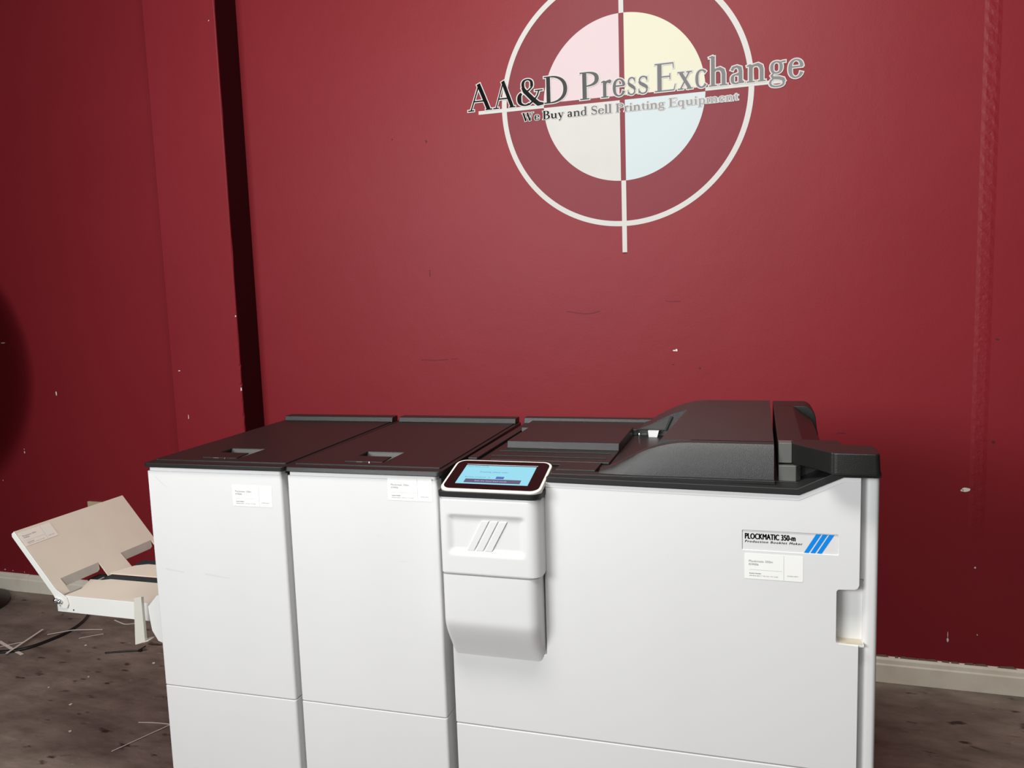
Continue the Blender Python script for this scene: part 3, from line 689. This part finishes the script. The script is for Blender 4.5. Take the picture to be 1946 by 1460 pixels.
MB().box(-0.2060, 0.0380, 0.2080, 0.2100, 1.0140, 1.0158).build('tray_rib', M_BLACK, insert, bevel=.0006)
MB().box(-0.2080, 0.0380, 0.1590, 0.1610, 1.0140, 1.0158).build('tray_rib', M_BLACK, insert, bevel=.0006)
MB().prism([(0.4530, 1.0090), (0.560, 1.0090), (0.560, 1.0235), (0.4575, 1.0235)], -0.2280, 0.0830, 'x').build('hinge_rail', M_BLACK, bm_t, bevel=0.0018)
MB().prism([(0.5560, 1.0090), (0.588, 1.0090), (0.588, 1.0305), (0.5625, 1.0305)], XL-.002, 0.1050, 'x').build('rear_rail', M_BLACK, bm_t, bevel=0.0022)
sc = MB(); sc.loft([[(0.0640 + .0055*math.cos(2*PI*k/14)*s, yy, 1.0110 + .0055*math.sin(2*PI*k/14)*s) for k in range(14)] for yy, s in ((.4565, 1), (.4525, 1), (.4505, .7), (.4495, .3))])
sc.build('rail_screw', M_CHROME, bm_t, smooth=True)
MB().prism([(0.0885, 1.0095), (0.108, 1.0095), (0.112, 1.0245), (0.0870, 1.0245)], 0.435, 0.445, 'y').build('guide_plate', mat('pale_nylon', (.72, .72, .71), .4, .4), bm_t)

# feeder hood
slope = [(0.0470, 1.0190), (0.0745, 1.0290), (0.0894, 1.0375), (0.1140, 1.0510), (0.1384, 1.0620), (0.1600, 1.0690), (0.1780, 1.0735), (0.1980, 1.0762), (0.2150, 1.0768)]
top = [(0.3600, 1.0768)]
hood = MB()
fr = [(0.0470, 1.0095)] + slope + top + [(0.3600, 1.0095)]
ctr = Vector((0.25, 1.0095))
def hood_ring(y, drop):
    return [(px_, y, 1.0095 + (pz_ - 1.0095)*(1 - drop/0.0673)) for px_, pz_ in fr]
hood.loft([hood_ring(0.0240, 0.0600), hood_ring(0.0320, 0.0250), hood_ring(0.0375, 0.0090), hood_ring(0.0420, 0.0020), hood_ring(0.0470, 0.0), hood_ring(0.0600, 0.0)])
# centre block whose left side is cut away on a slant
i = len(hood.v)
LY = [(0.0560, 0.128, 0.158), (0.10, 0.128, 0.160), (0.455, 0.128, 0.1780)]
rg = [[(xb, y, 1.0095), (xt, y, 1.0745), (xt+.012, y, 1.0768), (0.3600, y, 1.0768), (0.3600, y, 1.0095)] for y, xb, xt in LY]
hood.loft(rg)
rear = [(0.050, 1.0100)] + [(a + .004, b_) for a, b_ in slope] + top + [(0.3600, 1.0100)]
hood.prism(rear, 0.455, 0.588, 'y')
hd = hood.build('feeder_hood', M_HOOD, bm_t, bevel=0.0022, seg=3)
# raised rim around the slanted gusset
gus = MB()
gus.prism([(0.056, 1.0235), (0.128, 1.0225), (0.1430, 1.0560), (0.1370, 1.0570), (0.1240, 1.0265), (0.070, 1.0280)], 0.4490, 0.4560, 'y')
gr = gus.build('gusset_rim', M_BLACK, bm_t, bevel=0.001)
MB().prism([(0.066, 1.0265), (0.1245, 1.0255), (0.1370, 1.0545)], 0.4505, 0.4548, 'y').build('gusset_face', mat('gusset_lit_grey', (.05, .05, .046), .38, .5), gr)  # same black hood face, its catch of light put into a lighter grey

# right hood section with the scooped side and rounded back rim
sec = MB()
X2 = 0.3668
facet = [(X2, 1.0095), (X2, 1.0768), (0.4090, 1.0768), (0.4480, 1.0500), (0.4590, 1.0230), (0.4590, 1.0095)]
sec.prism(facet, 0.075, 0.505, 'y')
rim = [(X2, 1.0095), (X2, 1.0768), (0.4340, 1.0768)] + [(0.4340 + .0255*math.sin(math.radians(t)), 1.0768 - .034 + .034*math.cos(math.radians(t))) for t in (12, 25, 38, 50, 62, 74, 90)] + [(0.4615, 1.0250), (0.4650, 1.0095)]
sec.prism(rim, 0.500, 0.585, 'y')
sec.build('side_hood', M_BLACK, bm_t, bevel=0.0018)
MB().prism([(0.3680, 0.0500), (0.3905, 0.0500), (0.3905, 0.0765), (0.3680, 0.0765)], 1.0405, 1.0765, 'z').build('catch_plate', M_GPL, bm_t, bevel=0.001)
MB().prism([(0.3680, 0.0420), (0.3970, 0.0420), (0.4060, 0.0560), (0.4060, 0.0900), (0.3680, 0.0900)], 1.0090, 1.0372, 'z').build('latch_block', M_GPL, bm_t, bevel=0.0012)
armo = [(0.3905, 0.0505), (0.4490, -0.0245)] + arc(0.4590, -0.0190, 0.0100, 220, 270, 4) + arc(0.5150, -0.0210, 0.0085, 270, 350, 5) + [(0.5240, 0.0300), (0.5180, 0.0440), (0.4735, 0.0470), (0.4700, 0.0860), (0.3905, 0.0900)]
arm = MB(); arm.loft([[(p[0] + (0.002 if p[0] > .5 else 0), p[1] - (0.001 if p[1] < 0 else 0), 1.0400) for p in armo], [(p[0], p[1], 1.0765) for p in armo]])
arm.build('latch_arm', M_BLACK, bm_t, bevel=0.0025, seg=3)
MB().box(0.4990, 0.5210, 0.0050, 0.0300, 1.0305, 1.0400).build('arm_foot', M_BLACKM, bm_t)

# ------------------------------------------------------------------ delivery tray on the left
tr = thing('delivery_tray', 'cream metal delivery tray with a tilted back panel, hung on the left cabinet', 'tray', (-1.24, 0.12, 0))
def T(p): return (p[0] + 1.24, p[1] - 0.12, p[2])
def tb(b, name, m, **k):
    b.v = [T(p) for p in b.v]; return b.build(name, m, tr, **k)
YT0, YT1 = 0.120, 0.500
# lower tray: a folded pan; three plates with two belt slots between
zt = 0.6265
tb(MB().prism([(-1.382, 0.5826), (-1.070, 0.5822), (-1.070, 0.6275), (-1.353, 0.6262), (-1.3815, 0.6135)], YT0, YT0+0.003, 'y'), 'front_flange', mat('white_painted_metal', (0.80, 0.80, 0.76), 0.4, 0.4), bevel=0.001)
def plate(pts, name='tray_plate'):
    return tb(MB().prism(pts, zt-.003, zt, 'z'), name, M_CREAM, bevel=0.0008)
plate([(-1.357, .1215), (-1.00, .1215), (-1.00, .2500), (-1.328, .2465), (-1.347, .2360), (-1.385, .2340), (-1.352, .170)])
plate([(-1.372, .2840), (-1.00, .2900), (-1.00, .3720), (-1.315, .3700), (-1.345, .3520)])
plate([(-1.320, .4150), (-1.00, .4170), (-1.00, .5000), (-1.320, .5000)])
tb(MB().box(-1.405, -1.00, .244, .2880, zt-.012, zt-.005), 'conveyor_belt', M_BELT, bevel=.002)
tb(MB().box(-1.365, -1.00, .3740, .4120, zt-.012, zt-.005), 'conveyor_belt', M_BELT, bevel=.002)
# tilted back panel; v runs down the slope from its top edge
PA = Vector((-1.497, 0, 0.787)); PT = (Vector((-1.3600, 0, 0.6190)) - PA); PLn = PT.length; PT.normalize()
PN = Vector((PT.z, 0, -PT.x)); PN = -PN if PN.z < 0 else PN       # faces up and to the right
def panel_pt(y, v, h=0.0): q = PA + PT*v + PN*h; return (q.x, y, q.z)
ol = [(YT0, 0.0), (0.4905, 0.0), (0.4905, PLn), (0.475, PLn), (0.475, .165), (0.3555, .165), (0.3592, .2195), (0.2745, .2115), (0.2745, .165), (0.1480, .165), (0.1480, .2080), (YT0, .2080)]
b = MB(); b.loft([[panel_pt(y, v, -0.0025) for y, v in ol], [panel_pt(y, v, 0) for y, v in ol]])
panel = tb(b, 'back_panel', M_CREAM, bevel=0.0006)
fl_ = MB(); side = [(0.000, 0.0045), (0.010, -.006), (PLn-.02, -.013), (PLn+.012, -.026), (PLn+.026, -.020), (PLn+.028, -.004), (PLn+.010, 0.004)]
def sp_(v, h): q = PA + PT*v + PN*h; return (q.x, q.z)
side = [(0.0, 0.0), (PLn-.03, 0.0), (PLn+.006, .013), (PLn+.022, .006), (PLn+.027, -.006), (PLn+.018, -.018), (PLn-.004, -.019), (PLn-.03, -.0165), (0.006, -.0150), (0.0, -.010)]
fl_.prism([sp_(v, h) for v, h in side], YT0-.0035, YT0-.0005, 'y')
tb(fl_, 'panel_side_flange', mat('white_flange_metal', (0.80, 0.80, 0.76), 0.4, 0.4), bevel=0.0008)
def flap(y0, y1, L):
    # tongue bent down out of the notch, hanging nearly vertical behind it
    q = PA + PT*.165
    b = MB(); b.loft([[(q.x, y0, q.z), (q.x, y1, q.z), (q.x + .006, y1 - .004, q.z - L*.8), (q.x + .0068, y1 - .012, q.z - L), (q.x + .0068, y0 + .010, q.z - L)],
                      [(q.x - .002, y0, q.z), (q.x - .002, y1, q.z), (q.x + .004, y1 - .004, q.z - L*.8), (q.x + .0048, y1 - .012, q.z - L), (q.x + .0048, y0 + .010, q.z - L)]])
    o = tb(b, 'bent_tongue', M_FLAP); o['label'] = 'grey tongue bent down out of the panel notch'
flap(.1490, .2740, .022); flap(.3565, .4740, .022)
tb(MB().box(-1.3680, -1.3650, .135, .262, .595, .6235), 'rear_lip', M_FLAP)
label_sticker(tr, T(panel_pt(.122, .0505, .0004)), (0, 1, 0), tuple(-PT), tuple(PN), 0.099, 0.0425, mat('cream_lit_sticker', (0.84, 0.79, 0.71), .5, .3))
for x, z, r, m in ((-1.3765, .6145, .0068, M_CHROME), (-1.3655, .6125, .0064, M_CHROME), (-1.3710, .5990, .0022, M_BLACKM), (-1.3300, .5905, .0020, M_BLACKM)):
    b = MB(); y0 = YT0 - .0035
    pr = ((y0, 1), (y0-.006, 1), (y0-.0085, .75), (y0-.010, .3)) if m is M_CHROME else ((YT0, 1), (YT0-.0006, 1))
    b.loft([[(x + r*s*math.cos(2*PI*k/14), yy, z + r*s*math.sin(2*PI*k/14)) for k in range(14)] for yy, s in pr])
    tb(b, 'pivot_bolt' if m is M_CHROME else 'screw_hole', m, smooth=True)
# hanging bracket at the cabinet end
b = MB()
b.prism([(-1.1060, .6530), (-1.0840, .6590), (-1.0840, .5440), (-1.1140, .5370)], .085, .088, 'y')
b.prism([(-1.0855, .6560), (-1.0840, .6575), (-1.0840, .5450), (-1.0855, .5445)], .088, .0935, 'y')
b.prism([(-1.1140, .5370), (-1.0740, .5500), (-1.0740, .5480), (-1.1140, .5350)], .085, .118, 'y')
tb(b, 'hanging_bracket', mat('ivory_bracket_metal', (.64, .62, .55), .45, .4), bevel=0.0008)
b = MB()
b.prism([(-1.0780, .6300), (-1.0500, .6600), (-1.0200, .6650), (-1.0200, .5350), (-1.0560, .5450), (-1.0720, .5700), (-1.0760, .6000)], .098, .101, 'y')
tb(b, 'curved_gusset', mat('white_gusset_metal', (.76, .77, .74), .4, .4), bevel=0.0008)
tb(MB().box(-1.03, -.9600, .15, .44, .585, .62), 'mounting_arm', M_BODY)

# ------------------------------------------------------------------ outlet behind the tray
ot = MB().box(-2.603, -2.515, -.012, -.001, .375, .4655)
o = ot.build('wall_outlet', M_OUTLET, bevel=.002); o.matrix_world = wall_root
tag(o, 'yellowed wall outlet plate peeking out above the tilted tray panel', 'outlet')

# ------------------------------------------------------------------ cables and offcuts on the floor
def smooth_path(pts, n=8):
    P = [Vector(p) for p in pts]; out = []
    for k in range(len(P)-1):
        p0, p1, p2, p3 = P[max(k-1, 0)], P[k], P[k+1], P[min(k+2, len(P)-1)]
        for j in range(n):
            t = j/n
            out.append(.5*((2*p1) + (-p0+p2)*t + (2*p0-5*p1+4*p2-p3)*t*t + (-p0+3*p1-3*p2+p3)*t**3))
    out.append(P[-1]); return out
c1 = [(-2.75, .885, .006), (-2.60, .872, .006), (-2.52, .884, .006), (-2.455, .935, .006), (-2.425, 1.03, .006), (-2.420, 1.10, .006), (-2.445, 1.20, .006), (-2.500, 1.29, .006), (-2.60, 1.365, .006)]
pc = thing('power_cable', 'black doubled cable curving over the brown floor below the cream tray', 'cable', (-2.45, 1.1, 0))
MB().tube([Vector(p) - Vector((-2.45, 1.1, 0)) for p in smooth_path(c1)], .0052, 8).build('cable_strand', M_CABLE, pc, smooth='all')
c2 = [(p[0] - .010, p[1] + .012, .0045) for p in c1[:-1]] + [(-2.585, 1.395, .0045)]
MB().tube([Vector(p) - Vector((-2.45, 1.1, 0)) for p in smooth_path(c2)], .0034, 8).build('cable_strand', M_CABLE, pc, smooth='all')['label'] = 'thinner strand of the cable'
def strip(name, pts, w, label, z=0.004, cat='paper strip', group='paper offcuts on the floor', m=M_PAPER):
    P = [Vector((p[0], p[1], p[2] if len(p) > 2 else z)) for p in smooth_path([(q[0], q[1], q[2] if len(q) > 2 else z) for q in pts], 5)]
    rg = []
    for k, p in enumerate(P):
        t = (P[min(k+1, len(P)-1)] - P[max(k-1, 0)]); t.z = 0; t.normalize(); n = Vector((-t.y, t.x, 0))*w/2
        rg.append([p - n, p + n, p + n + Vector((0, 0, .0009)), p - n + Vector((0, 0, .0009))])
    return tag(MB().loft(rg).build(name, m), label, cat, group)
strip('paper_strip', [(-2.640, .967), (-2.53, .925), (-2.434, .890)], .013, 'widest pinkish paper strip crossing under the cable at the left edge', .0012)
strip('paper_strip', [(-2.483, .865), (-2.51, .98), (-2.536, 1.084)], .009, 'long straight paper strip crossed over the widest one at the left edge', .0125)
strip('paper_strip', [(-2.60, .905), (-2.56, .955), (-2.528, .982)], .005, 'short thin paper sliver curling beside the crossed strips at the left edge', .0022)
strip('paper_strip', [(-2.4909, 1.0625, .003), (-2.43, 1.09, .010), (-2.3965, 1.1048, .0135), (-2.34, 1.135, .008), (-2.2987, 1.1589, .002)], .006, 'thin paper strip lying across the black cables')
strip('paper_strip', [(-2.325, 1.253), (-2.275, 1.232, .004), (-2.239, 1.225, .003), (-2.20, 1.245, .003), (-2.184, 1.273, .003)], .006, 'curved white paper strip just below the hanging tray bracket', .002)
strip('paper_strip', [(-1.5974, .5763), (-1.54, .588), (-1.47, .592)], .0036, 'short white paper sliver pointing at the left cabinet, upper of the two beside it', .0015)
strip('paper_strip', [(-1.5523, .4135), (-1.517, .50), (-1.4824, .5843)], .0036, 'long thin paper sliver slanting toward the left cabinet, lower of the two beside it', .0030)
strip('paper_strip', [(-2.33, 1.065), (-2.30, 1.095), (-2.262, 1.125)], .003, 'faint short paper sliver lying alone between the cable and the cable tie', .0012)
zt_ = thing('cable_tie', 'black plastic cable tie lying on the brown floor left of the cabinet', 'cable tie')
MB().tube(smooth_path([(-2.1094, .9742, .004), (-2.04, 1.000, .006), (-1.985, 1.022, .004)]), .0030, 6).build('tie_strap', M_CABLE, zt_, smooth='all')
MB().box(-1.992, -1.978, 1.016, 1.030, .001, .009).build('tie_head', M_CABLE, zt_, bevel=.001)
MB().tube([(-1.985, 1.024, .006), (-1.966, 1.036, .004)], .0026, 6).build('tie_tail', M_CABLE, zt_)
MB().tube([(-1.990, 1.028, .006), (-1.984, 1.052, .010)], .0022, 6).build('tie_tail', M_CABLE, zt_)
rnd = random.Random(12)
for k, (x, y, s) in enumerate(((-2.25, 1.02, .006), (-1.92, .62, .007), (-2.02, .80, .005), (-1.78, .48, .006), (-1.86, .95, .006), (-2.10, .70, .004))):
    pts = [(x + s*(.6+.5*rnd.random())*math.cos(a), y + s*(.6+.5*rnd.random())*math.sin(a)) for a in (0, 1, 2.1, 3.2, 4.2, 5.3)]
    tag(MB().prism(pts, 0.0003, 0.0016, 'z').build('paper_crumb', M_PAPER), 'tiny pale paper crumb scattered on the brown floor left of the cabinets', 'paper crumb', 'paper crumbs on the floor')

# ------------------------------------------------------------------ drum fan added at the left edge, stand-in to cast the round wall shadow
fan = thing('shadow_caster_fan', 'black drum fan added at the left edge as a shadow caster, only a sliver of its round base showing', 'fan', (-3.36, 1.19, 0))
FC = (-3.42, 1.12)
def ringp(r, y, n=64): return [(FC[0] + 3.38 + r*math.cos(2*PI*k/n), y - 1.19, FC[1] + r*math.sin(2*PI*k/n)) for k in range(n)]
b = MB(); b.loft([ringp(.555, 1.235), ringp(.560, 1.235), ringp(.560, 1.155), ringp(.545, 1.155), ringp(.545, 1.225), ringp(.04, 1.228)], cap=False)
b.build('fan_shroud', M_CABLE, fan, smooth=True)
for r_ in (.12, .24, .36, .48):
    MB().tube([Vector(p) for p in ringp(r_, 1.157, 48)] + [Vector(ringp(r_, 1.157, 48)[0])], .003, 6).build('grille_ring', M_CABLE, fan)
for k in range(3):
    a = 2*PI*k/3 + .3
    pts = []
    for t, w in ((.06, .05), (.25, .16), (.50, .20)):
        for sgn in (-1, 1):
            aa = a + sgn*w/(2*max(t, .12)); pts.append((FC[0] + 3.38 + t*math.cos(aa), -.005 + sgn*.015, FC[1] + t*math.sin(aa)))
    MB().loft([[pts[0], pts[1], pts[3], pts[5], pts[4], pts[2]], [(p[0], p[1] + .004, p[2]) for p in (pts[0], pts[1], pts[3], pts[5], pts[4], pts[2])]]).build('fan_blade', M_CABLE, fan)
b = MB(); b.loft([[(FC[0] + 3.38 + r_*math.cos(2*PI*k/24), y_ - 1.19, FC[1] + r_*math.sin(2*PI*k/24)) for k in range(24)] for y_, r_ in ((1.150, .03), (1.158, .065), (1.225, .065))])
b.build('motor_hub', M_CABLE, fan, smooth=True)
MB().tube([(-.04, .065, .03), (-.04, .065, 1.10)], .022, 12).build('stand_pole', M_CABLE, fan, smooth='all')
b = MB(); b.loft([[(-.04 + .215 + r_*math.cos(2*PI*k/48), r_*math.sin(2*PI*k/48), z_) for k in range(48)] for z_, r_ in ((0.001, .235), (.014, .235), (.022, .20), (.035, .05))])
b.build('stand_base', M_CABLE, fan, smooth=True)
